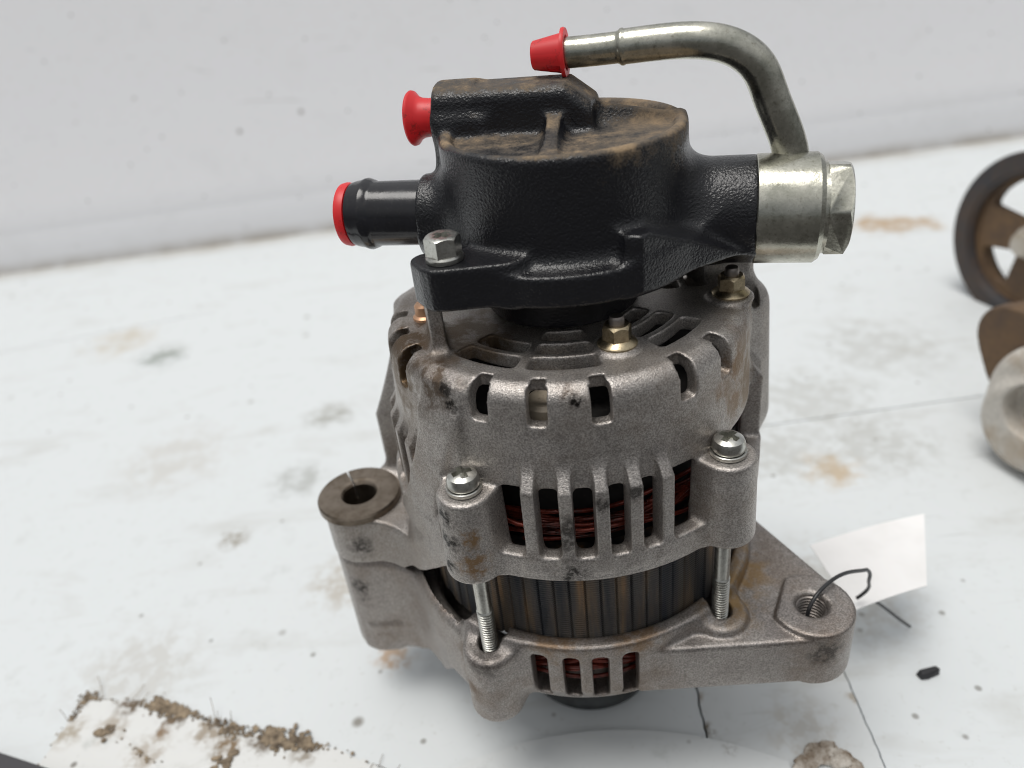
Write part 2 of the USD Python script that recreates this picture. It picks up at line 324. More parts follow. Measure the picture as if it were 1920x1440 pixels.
metal('brown_steel', (.27, .23, .19), .36, (.17, .135, .10), grime=.45, grime_col=(.10, .065, .04), scale=60)
metal('stud_steel', (.30, .27, .25), .4, (.20, .18, .165))
metal('black_tube', (.012, .012, .015), .17, (.010, .010, .012), metallic=0.0, grime=.25, grime_col=(.05, .045, .04), bump=.08)
metal('dark_steel', (.055, .06, .06), .38, (.03, .032, .033), metallic=.6)
metal('dark_inside', (.025, .023, .022), .6, (.015, .014, .013), metallic=.2)
metal('copper_winding', (.26, .040, .022), .22, (.035, .012, .009), metallic=.35, grime=.75, grime_col=(.03, .018, .012))
metal('beige_plastic', (.42, .36, .28), .45, (.33, .28, .21), metallic=0.0)
metal('copper_terminal', (.60, .36, .22), .35, (.45, .26, .16), metallic=.6)
metal('wire_black', (.03, .03, .032), .35, metallic=0.0, grime=.0)
mat('lamination', {
    'geo': ('geometry', {}), 'sp': ('separate_xyz', {}), 'w': ('math', {'math_type': 'multiply', 'value2': 7400.0}), 's': ('math', {'math_type': 'sine'}),
    'mp': ('mapping', {'scale': (1.0, 1.0, .09)}), 'n': ('noise_texture', {'scale': 190.0, 'detail': 3.0, 'roughness': .6}), 'r': ('rgb_ramp', {'ramp': [(.36, (.034, .037, .043)), (.50, (.085, .078, .072)), (.60, (.14, .105, .075)), (.70, (.26, .16, .085))]}),
    'b': ('bump', {'strength': .5, 'distance': .0002}), 'p': ('principled_bsdf', {'metallic': .5, 'roughness': .45})},
    [('geo.position', 'sp.vector'), ('sp.z', 'w.value1'), ('w.value', 's.value1'), ('s.value', 'b.height'), ('b.normal', 'p.normal'), ('geo.position', 'mp.vector'), ('mp.vector', 'n.vector'), ('n.fac', 'r.fac'), ('r.color', 'p.base_color')])
mat('red_plastic', {'geo': ('geometry', {}), 'n': ('noise_texture', {'scale': 260.0, 'detail': 6.0, 'roughness': .7}), 'g': ('map_range', {'from_min': .56, 'from_max': .66, 'to_min': 0.0, 'to_max': .7, 'clamp': True}),
    'x': ('mix_color', {'a': (.70, .022, .026), 'b': (.10, .02, .015)}), 'p': ('principled_bsdf', {'roughness': .42, 'subsurface_weight': .15, 'subsurface_scale': .002, 'subsurface_radius': (1.0, .2, .2)})},
    [('geo.position', 'n.vector'), ('n.fac', 'g.value'), ('g.result', 'x.fac'), ('x.result', 'p.base_color')])
mat('paper', {'geo': ('geometry', {}), 'n': ('noise_texture', {'scale': 90.0, 'detail': 5.0}), 'r': ('rgb_ramp', {'ramp': [(.4, (.86, .85, .84)), (.75, (.80, .79, .775))]}), 'p': ('principled_bsdf', {'roughness': .6})},
    [('geo.position', 'n.vector'), ('n.fac', 'r.fac'), ('r.color', 'p.base_color')])
mat('dirt', {'geo': ('geometry', {}), 'n': ('noise_texture', {'scale': 300.0, 'detail': 6.0}), 'r': ('rgb_ramp', {'ramp': [(.35, (.10, .076, .052)), (.65, (.30, .235, .16))]}), 'p': ('principled_bsdf', {'roughness': .9})},
    [('geo.position', 'n.vector'), ('n.fac', 'r.fac'), ('r.color', 'p.base_color')])
mat('dark_bar', {'p': ('principled_bsdf', {'base_color': (.045, .043, .047), 'roughness': .5})})
metal('pulley_paint', (.035, .034, .037), .5, (.055, .033, .02), metallic=.1, grime=.6, grime_col=(.10, .055, .03), scale=30)
metal('dirty_aluminium', (.52, .49, .44), .5, (.36, .30, .22), metallic=.35, grime=.4, grime_col=(.20, .15, .10), scale=45)
metal('rust_brown', (.15, .092, .048), .7, (.075, .045, .026), metallic=0.0, grime=.5, grime_col=(.05, .035, .025), scale=60)
metal('soiled_scrap', (.62, .58, .52), .8, (.16, .11, .065), metallic=0.0, grime=.8, grime_col=(.09, .06, .035), scale=120)
mat('rubber', {'p': ('principled_bsdf', {'base_color': (.018, .018, .02), 'roughness': .55})})
mat('asphalt', {'geo': ('geometry', {}), 'n': ('noise_texture', {'scale': 40.0, 'detail': 6.0}), 'r': ('rgb_ramp', {'ramp': [(.4, (.04, .04, .042)), (.6, (.065, .063, .06))]}), 'p': ('principled_bsdf', {'roughness': .9})},
    [('geo.position', 'n.vector'), ('n.fac', 'r.fac'), ('r.color', 'p.base_color')])

def white_surface(name, white, spots, speck=1.0, smear=1.0, rough=.35, band=0):
    n = {'geo': ('geometry', {}),
         'mp': ('mapping', {'rotation': (0, 0, .5), 'scale': (1.0, 3.2, 1.0)}),
         'n1': ('noise_texture', {'scale': 14.0, 'detail': 8.0, 'roughness': .62, 'distortion': .4}), 'n2': ('noise_texture', {'scale': 60.0, 'detail': 6.0, 'roughness': .7}),
         'n5': ('noise_texture', {'scale': 5.0, 'detail': 4.0}),
         'm6': ('mapping', {'rotation': (0, 0, -.7), 'scale': (14.0, 260.0, 14.0)}), 'n6': ('noise_texture', {'scale': 1.0, 'detail': 2.0, 'distortion': .3}), 'k6': ('map_range', {'from_min': .70, 'from_max': .76, 'to_min': 0.0, 'to_max': .35 * speck, 'clamp': True}), 'c6': ('mix_color', {'b': (.33, .33, .31)}),
         'n7': ('noise_texture', {'scale': 230.0, 'detail': 4.0, 'roughness': .7}), 'k7': ('map_range', {'from_min': .60, 'from_max': .72, 'to_min': 0.0, 'to_max': .30 * speck, 'clamp': True}), 'c7': ('mix_color', {'b': (.38, .37, .33)}),
         'r1': ('map_range', {'from_min': .55, 'from_max': .80, 'to_min': 0.0, 'to_max': .55 * smear, 'clamp': True}), 'c1': ('mix_color', {'a': white, 'b': (.42, .41, .37)}),
         'r2': ('map_range', {'from_min': .58, 'from_max': .80, 'to_min': 0.0, 'to_max': .5 * smear, 'clamp': True}), 'c2': ('mix_color', {'b': (.40, .42, .40)}),
         'v': ('voronoi_texture', {'scale': 62.0}), 'vs': ('map_range', {'from_min': .10, 'from_max': .05, 'to_min': 0.0, 'to_max': .75 * speck, 'clamp': True}), 'vc': ('mix_color', {'b': (.20, .19, .17)}),
         'vg': ('separate_color', {}), 'vt': ('math', {'math_type': 'greater_than', 'value2': .55}), 'vm': ('math', {'math_type': 'multiply'}),
         'v2': ('voronoi_texture', {'scale': 24.0}), 'v2s': ('map_range', {'from_min': .075, 'from_max': .03, 'to_min': 0.0, 'to_max': .8 * speck, 'clamp': True}), 'v2c': ('mix_color', {'b': (.17, .15, .12)}),
         'v2g': ('separate_color', {}), 'v2t': ('math', {'math_type': 'greater_than', 'value2': .6}), 'v2m': ('math', {'math_type': 'multiply'}),
         'rr': ('map_range', {'from_min': .3, 'from_max': .7, 'to_min': rough - .08, 'to_max': rough + .2, 'clamp': True}),
         'b': ('bump', {'strength': .15, 'distance': .0006}), 'p': ('principled_bsdf', {'specular_ior_level': .4})}
    l = [('geo.position', 'mp.vector'), ('mp.vector', 'n1.vector'), ('geo.position', 'n2.vector'), ('geo.position', 'n5.vector'), ('geo.position', 'v.vector'), ('geo.position', 'v2.vector'),
         ('n1.fac', 'r1.value'), ('r1.result', 'c1.fac'), ('n2.fac', 'r2.value'), ('r2.result', 'c2.fac'), ('c1.result', 'c2.a'),
         ('v.distance', 'vs.value'), ('v.color', 'vg.color'), ('vg.r', 'vt.value1'), ('vs.result', 'vm.value1'), ('vt.value', 'vm.value2'), ('vm.value', 'vc.fac'), ('geo.position', 'm6.vector'), ('m6.vector', 'n6.vector'), ('n6.fac', 'k6.value'), ('k6.result', 'c6.fac'), ('c2.result', 'c6.a'), ('geo.position', 'n7.vector'), ('n7.fac', 'k7.value'), ('k7.result', 'c7.fac'), ('c6.result', 'c7.a'), ('c7.result', 'vc.a'),
         ('v2.distance', 'v2s.value'), ('v2.color', 'v2g.color'), ('v2g.g', 'v2t.value1'), ('v2s.result', 'v2m.value1'), ('v2t.value', 'v2m.value2'), ('v2m.value', 'v2c.fac'), ('vc.result', 'v2c.a'),
         ('n2.fac', 'rr.value'), ('rr.result', 'p.roughness'), ('n5.fac', 'b.height'), ('b.normal', 'p.normal')]
    cur = spots_nodes(n, l, 'v2c.result', spots, 's')
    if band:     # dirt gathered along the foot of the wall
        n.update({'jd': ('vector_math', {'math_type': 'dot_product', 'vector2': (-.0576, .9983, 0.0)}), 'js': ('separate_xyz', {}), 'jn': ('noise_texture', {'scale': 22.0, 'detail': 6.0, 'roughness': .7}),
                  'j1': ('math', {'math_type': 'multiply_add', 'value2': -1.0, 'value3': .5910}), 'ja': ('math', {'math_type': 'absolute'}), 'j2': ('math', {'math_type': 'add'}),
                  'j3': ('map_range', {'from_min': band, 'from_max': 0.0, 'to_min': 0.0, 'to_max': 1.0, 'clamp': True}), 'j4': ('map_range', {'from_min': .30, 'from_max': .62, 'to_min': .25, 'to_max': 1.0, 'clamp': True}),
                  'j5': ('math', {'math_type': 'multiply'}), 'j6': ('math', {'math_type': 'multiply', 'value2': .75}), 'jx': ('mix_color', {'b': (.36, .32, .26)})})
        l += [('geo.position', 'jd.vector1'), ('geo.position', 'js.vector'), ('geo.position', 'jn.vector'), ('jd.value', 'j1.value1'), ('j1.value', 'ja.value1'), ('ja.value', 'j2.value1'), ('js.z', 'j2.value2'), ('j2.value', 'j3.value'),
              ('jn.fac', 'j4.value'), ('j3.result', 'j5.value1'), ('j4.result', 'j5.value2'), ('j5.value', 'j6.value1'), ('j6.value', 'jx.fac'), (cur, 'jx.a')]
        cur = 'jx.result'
    l.append((cur, 'p.base_color'))
    return mat(name, n, l)
TAN = (.42, .30, .18); GRY = (.30, .31, .29)
g = np.random.default_rng(77)
SM = (.36, .355, .32)
grime = [(313, 422, 0, 40, TAN, .9, 60), (344, 411, 0, 30, TAN, .9, 60), (-282, 324, 0, 26, (.22, .25, .22), .8, 80), (-325, 361, 0, 40, (.50, .44, .34), .6, 60), (-135, 210, 0, 22, (.33, .33, .30), .8, 110), (-144, 145, 0, 24, (.36, .37, .35), .7, 120),
         (-169, 101, 0, 12, (.33, .31, .27), .9, 220), (-106, 61, 0, 26, (.42, .38, .32), .7, 160), (-80, 14, 0, 12, (.45, .30, .18), .8, 200), (140, 101, 0, 22, (.48, .36, .22), .8, 110), (155, 165, 0, 55, SM, .42, 120), (119, 119, 0, 40, SM, .45, 150),
         (170, 118, 0, 45, SM, .45, 130), (219, 216, 0, 60, SM, .4, 90), (110, 20, 0, 45, (.44, .42, .38), .6, 140), (-190, 20, 0, 40, (.46, .44, .40), .5, 140), (-225, 182, 0, 50, (.50, .48, .44), .5, 90)]
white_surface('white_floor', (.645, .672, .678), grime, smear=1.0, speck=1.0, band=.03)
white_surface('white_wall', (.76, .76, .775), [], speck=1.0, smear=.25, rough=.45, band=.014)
white_surface('white_sheet', (.63, .65, .65), [(39, -8, 0, 4, (.22, .15, .08), 1.0, 300), (37.5, -22, 0, 3.5, (.26, .18, .10), 1.0, 300), (37, -36, 0, 4.5, (.14, .11, .07), 1.0, 300), (42, -46, 0, 5, (.14, .11, .07), 1.0, 300), (93, -30, 0, 4, (.36, .31, .24), .8, 300), (70, -40, 0, 20, (.46, .43, .38), .6, 150)], speck=1.0, smear=1.3, rough=.4)
EARTH = (.13, .095, .06)
white_surface('torn_white', (.66, .665, .65), [(-186, 5, 1, 9, EARTH, 1.0, 300), (-166, -5, 1, 8, EARTH, 1.0, 300), (-168, -10, 1, 6, (.22, .15, .09), 1.0, 300), (-141, -20, 1, 9, (.2, .14, .08), 1.0, 260), (-128, -20, 1, 8, EARTH, .9, 300), (-207, 10, 1, 5, EARTH, 1.0, 300),
         (-190, -6, 1, 10, (.35, .30, .24), .8, 200), (-208, -5, 1, 10, (.34, .29, .22), .8, 200), (-172, -19, 1, 12, (.36, .31, .25), .7, 200), (-150, -12, 1, 10, (.30, .25, .19), .9, 240), (-110, -26, 1, 8, (.22, .18, .13), .8, 300)], speck=1.2, smear=1.6, rough=.45)

# ------------------------------------------------------------------ the setting
g = np.array([[-30, -30], [30, -30], [30, 30], [-30, 30]], float)
tag(obj('ground', trimesh.Trimesh([[x, y, -.85] for x, y in g], [[0, 1, 2], [0, 2, 3]]), 'asphalt', scale=1), kind='structure')
def wall_y(x): return 0.5920 + 0.0577 * x
def slab(poly, z0, z1, holes=()): return trimesh.creation.extrude_polygon(Polygon(poly, holes), z1 - z0).apply_translation([0, 0, z0])
def ragged(pts, amp, seed, step=1.2):
    g = np.random.default_rng(seed); out = []
    for a, b in zip(pts[:-1], pts[1:]):
        a, b = np.array(a, float), np.array(b, float); n = max(2, int(np.linalg.norm(b - a) / step)); nn = np.array([-(b - a)[1], (b - a)[0]]) / np.linalg.norm(b - a)
        for t in np.arange(n) / n: out.append(a + (b - a) * t + nn * (meshkit.fbm(np.array([[t * n * .35, seed, .5]]), 4, seed)[0] - .5) * amp * 2)
    return out
pa = Polygon(ragged([(39.5, 18), (38.9, -10.7), (36.9, -40), (46.6, -52), (52, -66)], 1.0, 3) + [(52, -100), (96, -100)] + ragged([(91.0, -62), (93.0, -35), (94.0, -18.4), (95.5, 10)], .5, 4) + [(95, 18)])
pa = pa.buffer(0)
XL, XR, YF = -1.3, 1.5, -0.115
tag(obj('table', slab([(XL, YF), (XR, YF), (XR, wall_y(XR)), (XL, wall_y(XL))], -.035, 0, [[(.030, .1416), (.46, .1560), (.46, .1567), (.030, .1423)], [(-.26, .40), (-.62, .33), (-.62, .3306), (-.26, .4006)], np.array(pa.buffer(.75).exterior.coords) / 1000]), 'white_floor', scale=1, smooth=False), kind='structure')
prof = [(0.0, -.03), (0.0, .0), (.004, .04), (.014, .062), (.20, .52), (.22, .52), (.05, -.03)]
V = []; 
for x in (XL, XR): V += [(x - d * .0577, wall_y(x) + d, z) for d, z in prof]
n_ = len(prof); Fq = []
for i in range(n_):
    j = (i + 1) % n_; Fq += [(i, n_ + i, n_ + j), (i, n_ + j, j)]
cap = trimesh.creation.triangulate_polygon(Polygon(prof), engine='earcut') if False else None
wm = trimesh.Trimesh(V, Fq, process=False); wm.fix_normals()
tag(obj('wall', wm, 'white_wall', scale=1, smooth=50), kind='structure')

# ------------------------------------------------------------------ the alternator
alt = thing('alternator', 'grey cast aluminium alternator with a black vacuum pump bolted on top, standing on its pulley', 'alternator')
BOLTS = [-35.5, 38.9, 142.0, -142.0]; RB = 57.9; LUG = np.array([-75.5, 7.9]); FOOT = np.array([64.2, -46.0])

fillet = lambda pts, r: np.array(Polygon(pts).buffer(r).buffer(-r).exterior.coords)[:-1]
ARM = [(-84, -1.0), (-80, -3.6), (-66, -5.0), (-61.5, -9.0), (-57.2, -16.5), (-50, -30), (-43.5, -40), (-39, -36), (-44, -8), (-46, 38), (-74, 21), (-84, 17)]
ARM_TOP = [(-84, -1.0), (-80, -3.6), (-62.5, -6.5), (-52.5, -25.5), (-42.5, -41.5), (-38, -36), (-44, -8), (-46, 38), (-74, 21), (-84, 17)]
def sector(r0, r1, tleft, zb, zt, tright=lambda Z: -37 + 0 * Z):
    def fn(X, Y, Z):
        r = np.hypot(X, Y); T = np.degrees(np.arctan2(X, -Y)); a = np.maximum(r0 - r, r - r1(Z))
        b = np.maximum((tleft(Z) - T), (T - tright(Z))) * np.radians(1) * 55 * .8
        return smax(smax(a, b, 1.2), np.maximum(zb(T) - Z, Z - zt(T)) * .75, 1.2).astype(np.float32)
    return fn
def rear_housing():
    f = Field((-92, -68, 66), (70, 66, 176), .56)
    def outer(X, Y, Z):
        r = np.hypot(X, Y) - (160 - Z) * .045
        qx, qz = r - 52.6 + 5.0, np.abs(Z - 144) - 16.0 + 5.0
        return np.sqrt(np.maximum(qx, 0) ** 2 + np.maximum(qz, 0) ** 2) + np.minimum(np.maximum(qx, qz), 0) - 5.0
    def inner(X, Y, Z):
        r = np.hypot(X, Y) - (160 - Z) * .045; return smax(r - 48.8, Z - 155.8, 3)
    full = [(-62, 62), (-62, 62), (100, 162)]
    f.add(lambda X, Y, Z: np.maximum(outer(X, Y, Z), 131.2 - Z), full)
    # lower ring
    f.add(lambda X, Y, Z: smax(np.abs(np.hypot(X, Y) - 55.8) - 2.4, np.abs(Z - 107.2) - 4.2, 1.2), full, .5)
    # ribs between drum and ring
    ribs = [-18, -8.4, .9, 9.8, 18.6] + list(np.arange(78.4, 132, 9.3)) + list(np.arange(151, 212, 9.3)) + [-62, -71, -80, -89, -98, -107, -116, -126]
    for th in ribs:
        a = math.radians(th); s, c = math.sin(a), -math.cos(a); tx, ty = math.cos(a), math.sin(a)
        def rib(X, Y, Z):
            rad = X * s + Y * c; t = np.abs(X * tx + Y * ty)
            o = (58.0 if abs(th) < 40 or th > 40 and th < 132 else 56.4) - np.maximum(Z - 132.5, 0) * .75
            w = 1.75 + np.clip((112 - Z) * .12, 0, .8)
            return smax(np.maximum(t - w, np.maximum(46 - rad, rad - o) * .85), np.abs(Z - 123) - 16.5, 1.2)
        p = pol(54, th, 123); f.add(rib, bb(p, (9, 9, 18)), 1.8)
    # bosses of the through bolts
    for th in BOLTS:
        a = math.radians(th); s, c = math.sin(a), -math.cos(a); tx, ty = math.cos(a), math.sin(a)
        def boss(X, Y, Z):
            rad = X * s + Y * c; t = X * tx + Y * ty
            w = 7.6 + np.clip((131 - Z) * .03, 0, 1)
            a2 = np.where(rad > RB, np.hypot(rad - RB, t), np.abs(t)) - w
            return smax(smax(a2, 44 - rad, .5), np.abs(Z - 117.2) - 13.4, 1.4)
        p = pol(55, th, 117); f.add(boss, bb(p, (17, 17, 16)), 2.2)
    # arm to the lug and the solid wall that joins it to the drum
    f.add(prism(fillet(ARM_TOP, 24), lambda X, Y: np.interp(X, [-62, -55, -45, -38], [70.3, 79, 95, 103]).astype(np.float32) + 0 * Y, lambda X, Y: np.interp(X, [-57, -50, -40], [89.0, 100, 120]).astype(np.float32) + 0 * Y, 0, 1.2), [(-92, -32), (-52, 40), (66, 124)], 1.5)
    bt = lambda T: np.interp(T, [-85, -78, -68, -49, -42], [70.3, 72, 81.5, 97.5, 103])
    f.add(sector(52.4, lambda Z: 55.2 + 0 * Z, lambda Z: np.interp(Z, [85, 90, 102, 120, 142, 156], [-84, -80, -74.5, -61.5, -52, -50.5]), bt, lambda T: 150 + 0 * T), [(-62, -28), (-56, 4), (66, 158)], 2.0)
    f.add(sector(52.4, lambda Z: np.interp(Z, [90, 104, 114, 130, 146, 158], [57.2, 57.6, 58.2, 57.4, 55.6, 52.8]), lambda Z: np.interp(Z, [85, 90, 102, 120, 142, 156], [-84, -80, -74.5, -61.5, -52, -50.5]), bt, lambda T: 157.5 + 0 * T,
                 lambda Z: np.interp(Z, [89, 104, 118, 133, 156], [-52, -50, -48.5, -43.5, -36])), [(-62, -26), (-56, 4), (66, 160)], 3.0)
    f.add(cyl(LUG, 12.9, 70.3, 88.0, 1.2), bb((*LUG, 80), (13.5, 13.5, 10)), 1.5)
    # webs from the drum to the lug
    def web(th, t0, rtop, rbot, w0, w1, zb=104.0):
        a = math.radians(th); s, c = math.sin(a), -math.cos(a); tx, ty = math.cos(a), math.sin(a)
        def fn(X, Y, Z):
            rad = X * s + Y * c; t = X * tx + Y * ty - t0; q = np.clip((157 - Z) / 44, 0, 1)
            o = rtop + (rbot - rtop) * q ** 1.35; w = w0 + (w1 - w0) * q
            return smax(smax(np.abs(t) - w, np.maximum(44 - rad, rad - o) * .9, 1.4), np.maximum(zb - Z, Z - 157), 2)
        f.add(fn, [(-75, 0), (-60, 45), (zb - 4, 160)], 5.0)
    web(-112, 0, 55.5, 71, 3.0, 4.0, 84.0)
    # raised block and column on the far right
    f.add(rbox((46.5, 12, 165), (11.5, 9, 10), 3.0), [(30, 64), (0, 26), (150, 178)], 5.0)
    f.add(lambda X, Y, Z: smax(np.hypot(X - 53.5, Y - 7) - 9.5 - (160 - Z) * .06, np.abs(Z - 130) - 26, 8), [(36, 70), (-12, 26), (98, 160)], 5.0)
    f.add(rbox((-37.0, -17.0, 164), (2.0, 8.5, 10.2), .6, 8), bb((-37, -17, 164), (12, 12, 13)), 3.0)     # post under the pump's ear
    f.add(cyl((-7, 34), 9, 150, 172, 2), bb((-7, 34, 162), (10, 10, 12)), 4)
    f.add(cyl((9.9, -33.8), 5.6, 150, 160.9, 1.0), bb((9.9, -33.8, 158), (6, 6, 6)), 2.0)           # nut seats
    f.add(cyl((45.6, -12.6), 6.4, 150, 161.0, 1.0), bb((45.6, -12.6, 158), (7, 7, 6)), 2.0)
    # hollow it out, once everything is joined
    f.sub(lambda X, Y, Z: np.maximum(inner(X, Y, Z), 131.0 - Z), [(-56, 56), (-56, 56), (125, 158)], .8)
    f.sub(cyl((0, 0), 51.9, 60, 131.3), [(-53, 53), (-53, 53), (64, 132)], .6)
    # opening between the webs above the arm, cut down to the ribs
    # arc slots in the end face
    for r0, r1, w in ((36.2, 42.1, 1), (28.9, 34.0, 1), (21.9, 26.8, 1)):
        for a0, a1 in ((-50, -24), (-20, 6.5), (28, 56), (86, 112), (118, 146), (152, 180), (186, 214), (220, 248)):
            if r0 > 36 and a0 == 28: a0, a1 = 29.5, 55
            if r0 < 24 and a0 == -50: continue
            mid = math.radians((a0 + a1) / 2); half = math.radians((a1 - a0) / 2)
            def slot(X, Y, Z):
                r = np.hypot(X, Y); th = np.arctan2(X, -Y) - mid; th = np.abs((th + math.pi) % (2 * math.pi) - math.pi)
                return smax(smax(np.abs(r - (r0 + r1) / 2) - (r1 - r0) / 2, (th - half) * r, 1.6), np.maximum(150 - Z, Z - 163.5), .1)
            p = pol((r0 + r1) / 2, math.degrees(mid), 158); e = r1 * half * 1.05 + 3
            f.sub(slot, bb(p, (e, e, 7)), .35)
    # small windows in the shoulder
    for th in (-31, -14.3, 2.9, 28.6, 45.0, -64, -78, -92, 74, 90, 106, 123, 139, 155, 172, 188, 204, 221, 238):
        p = pol(52, th, 154.7); f.sub(rbox(p, (2.5, 6.2, 4.9), 1.2, th), bb(p, (8, 8, 7)), .5)
    # bolt holes, lug hole
    for th in BOLTS: p = pol(RB, th); f.sub(cyl(p, 2.9, 60, 140), bb((*p[:2], 110), (4, 4, 40)))
    f.sub(cyl(LUG, 8.2, 60, 100), bb((*LUG, 80), (9, 9, 20)))
    return f.mesh()
obj('rear_housing', rear_housing(), 'cast_aluminium', alt)

def drive_housing():
    f = Field((-92, -72, 18), (82, 70, 80), .75)
    full = [(-62, 62), (-62, 62), (40, 78)]
    def cup(X, Y, Z):
        r = np.hypot(X, Y); return smax(r - 57.2 + np.maximum(56 - Z, 0) * .55, np.abs(Z - 61.5) - 14.0, 1.5)
    f.add(cup, full)
    for th in BOLTS:
        p = pol(RB, th); f.add(cyl(p, 8.6, 44.5 if th < 0 else 50, 72.0, 2.5), bb((*p[:2], 58), (10, 10, 16)), 5.0)
    # right arm with its threaded boss
    hp = hullpts([(2, -1, 53.5), (*FOOT, 12.4)])
    f.add(prism(hp, 51.0, 69.3, 0, 1.2), [(-54, 80), (-62, 56), (48, 72)], 1.0)
    f.add(lambda X, Y, Z: smax(smax(np.hypot(X - FOOT[0], Y - FOOT[1]) - 12.5, 51.2 - X * .0 - ((X - FOOT[0]) * .86 + (Y - FOOT[1]) * -.5 + 60.5), .4), np.abs(Z - 60.2) - 10.6, .9), bb((*FOOT, 60), (13, 13, 12)), .4)
    # left arm and foot
    f.add(prism(fillet(ARM, 20), lambda X, Y: np.interp(X, [-72, -62, -55, -48, -40], [24.5, 28, 36, 45.5, 45]).astype(np.float32) + 0 * Y, 69.2, 0, 2.0), [(-92, -28), (-52, 40), (20, 74)], 2.5)
    f.add(sector(52.6, lambda Z: 57.9 + 0 * Z, lambda Z: np.full_like(Z, -88), lambda T: np.interp(T, [-85, -66, -56, -48, -40], [24.5, 33, 45, 44, 46]), lambda T: 69.2 + 0 * T), [(-62, -28), (-56, 4), (20, 74)], 3.0)
    f.add(cyl(LUG, 12.5, 24.5, 69.9, 2.5), bb((*LUG, 47), (13, 13, 24)), 2.0)
    f.add(rcyl((-80, -3.2, 38), (36, -4, 1), 1.2, 16, 1), [(-84, -36), (-50, 2), (34, 66)], 2.5)     # ridge low on the arm
    # inside
    f.sub(cyl((0, 0), 52.6, 53.5, 90, 1.0), [(-54, 54), (-54, 54), (52, 90)], .8)
    f.sub(sector(40, lambda Z: 56.8 + 0 * Z, lambda Z: -92 + 0 * Z, lambda T: 65.5 + 0 * T, lambda T: 82 + 0 * T, lambda Z: -45 + 0 * Z), [(-58, -28), (-48, 6), (54, 80)], .8)
    f.sub(cyl((0, 0), 13, 30, 60), [(-14, 14), (-14, 14), (40, 60)])
    for th in [-20.3, -10.6, -1.9, 7.2] + list(np.arange(90, 132, 9.3)) + list(np.arange(152, 210, 9.3)):
        p = pol(53.5, th, 60.5); f.sub(rbox(p, (2.4, 7.5, 10.6), 1.6, th), bb(p, (10, 10, 12)), .8)
    for th in range(0, 360, 30):
        p = pol(32, th + 8, 50); f.sub(rbox(p, (5, 9, 8), 2.5, th + 8), bb(p, (12, 12, 9)), .8)
    for th in BOLTS:
        p = pol(RB, th); f.sub(cyl(p, 3.5, 56, 76), bb((*p[:2], 66), (4, 4, 11)), .6)
        f.sub(cyl(p + pol(3.2, th + 180 - 20), 3.4, 66, 76), bb((*p[:2], 71), (9, 9, 7)), .6)
    f.sub(cyl(FOOT, 4.5, 40, 80), bb((*FOOT, 60), (5, 5, 20)))
    f.sub(lambda X, Y, Z: np.hypot(X - FOOT[0], Y - FOOT[1]) - 4.5 - np.maximum(Z - 69.8, 0) * 1.0, bb((*FOOT, 70), (8, 8, 3)))
    f.sub(cyl(LUG, 6.2, 20, 75), bb((*LUG, 47), (7, 7, 30)))
    return f.mesh()
dh = obj('drive_end_housing', drive_housing(), 'cast_aluminium_dull', alt)
rings = [place(lathe([(4.75, -.38), (4.75, .38), (4.05, 0)], 40), at=(*FOOT, z)) for z in np.arange(54, 70, 1.25)]
obj('thread', both(*rings), 'stud_steel', dh)

# stator core with its grooves
prof_ = []
for i in range(36):
    for fr in np.arange(20) / 20:
        q = fr * 2 % 1; r = 50.75 + (.75 if fr < .5 else .5) * min(1, 3.2 * math.sin(math.pi * q)); a = (i + fr) * 2 * np.pi / 36; prof_.append((r * math.cos(a), r * math.sin(a)))
st = m3.CrossSection([np.array(prof_)]).extrude(34).translate([0, 0, 70]) - lathe([(0, 60), (43.6, 60), (43.6, 120), (0, 120)], 96)
sc_ = obj('stator_core', st, 'lamination', alt)
def strands(z0, z1, n, r0, r1, seed):
    g = np.random.default_rng(seed); out = []
    th = np.linspace(0, 2 * np.pi, 121)
    for i in range(n):
        zc, rc = g.uniform(z0, z1), g.uniform(r0, r1); k1, k2 = g.integers(3, 9, 2); p1, p2, p3 = g.uniform(0, 6.28, 3)
        a = np.linspace(p3, p3 + g.uniform(1.4, 5.0), 110) if z0 > 80 else np.linspace(-.62, .5, 110)
        z = zc + (z1 - z0) * .10 * np.sin(k1 * a + p1) + .5 * np.sin(2 * k2 * a + p2); r = rc + .9 * np.sin(k2 * a + p2)
        out.append(tube(np.stack([r * np.sin(a), -r * np.cos(a), z], 1), .68, 7))
    return both(*out)
obj('rectifier_plate', lathe([(0, 140.5), (47.6, 140.5), (47.6, 142), (0, 142)], 64), 'dark_inside', alt)
tag(obj('winding', strands(108.5, 117, 22, 43.0, 48.4, 3), 'copper_winding', alt, smooth=True), kind='stuff')
tag(obj('winding', strands(55, 65, 26, 45.5, 49.5, 5), 'copper_winding', alt, smooth=True), kind='stuff')
obj('rotor', lathe([(0, 58), (40, 58), (41.5, 60), (41.5, 126), (40, 128), (36, 128), (36, 134), (0, 134)], 64), 'dark_inside', alt)
obj('slip_ring_cover', lathe([(0, 134.1), (30, 134.1), (30, 146), (28, 147), (0, 147)], 72), 'dark_inside', alt)
for th_ in (-14.5,):
    obj('brush_holder', lathe([(0, 134.2), (5.6, 134.2), (5.6, 143), (6.6, 143.4), (6.6, 145.4), (5.6, 146), (5.6, 149.5), (4.6, 150.5), (0, 150.5)], 40).translate(pol(40.2, th_)), 'beige_plastic', alt)
pl_ = obj('pulley', lathe([(0, .0), (19, 0), (22.0, .8), (24.6, 3.2), (25, 4), (25, 6)] + [(25 - (1.8 if k % 2 else 0), 6 + k * 1.6) for k in range(1, 12)] + [(25.6, 26), (25.6, 29), (18, 30), (9, 30), (9, 47.5), (0, 47.5)], 96), 'dark_steel', alt)

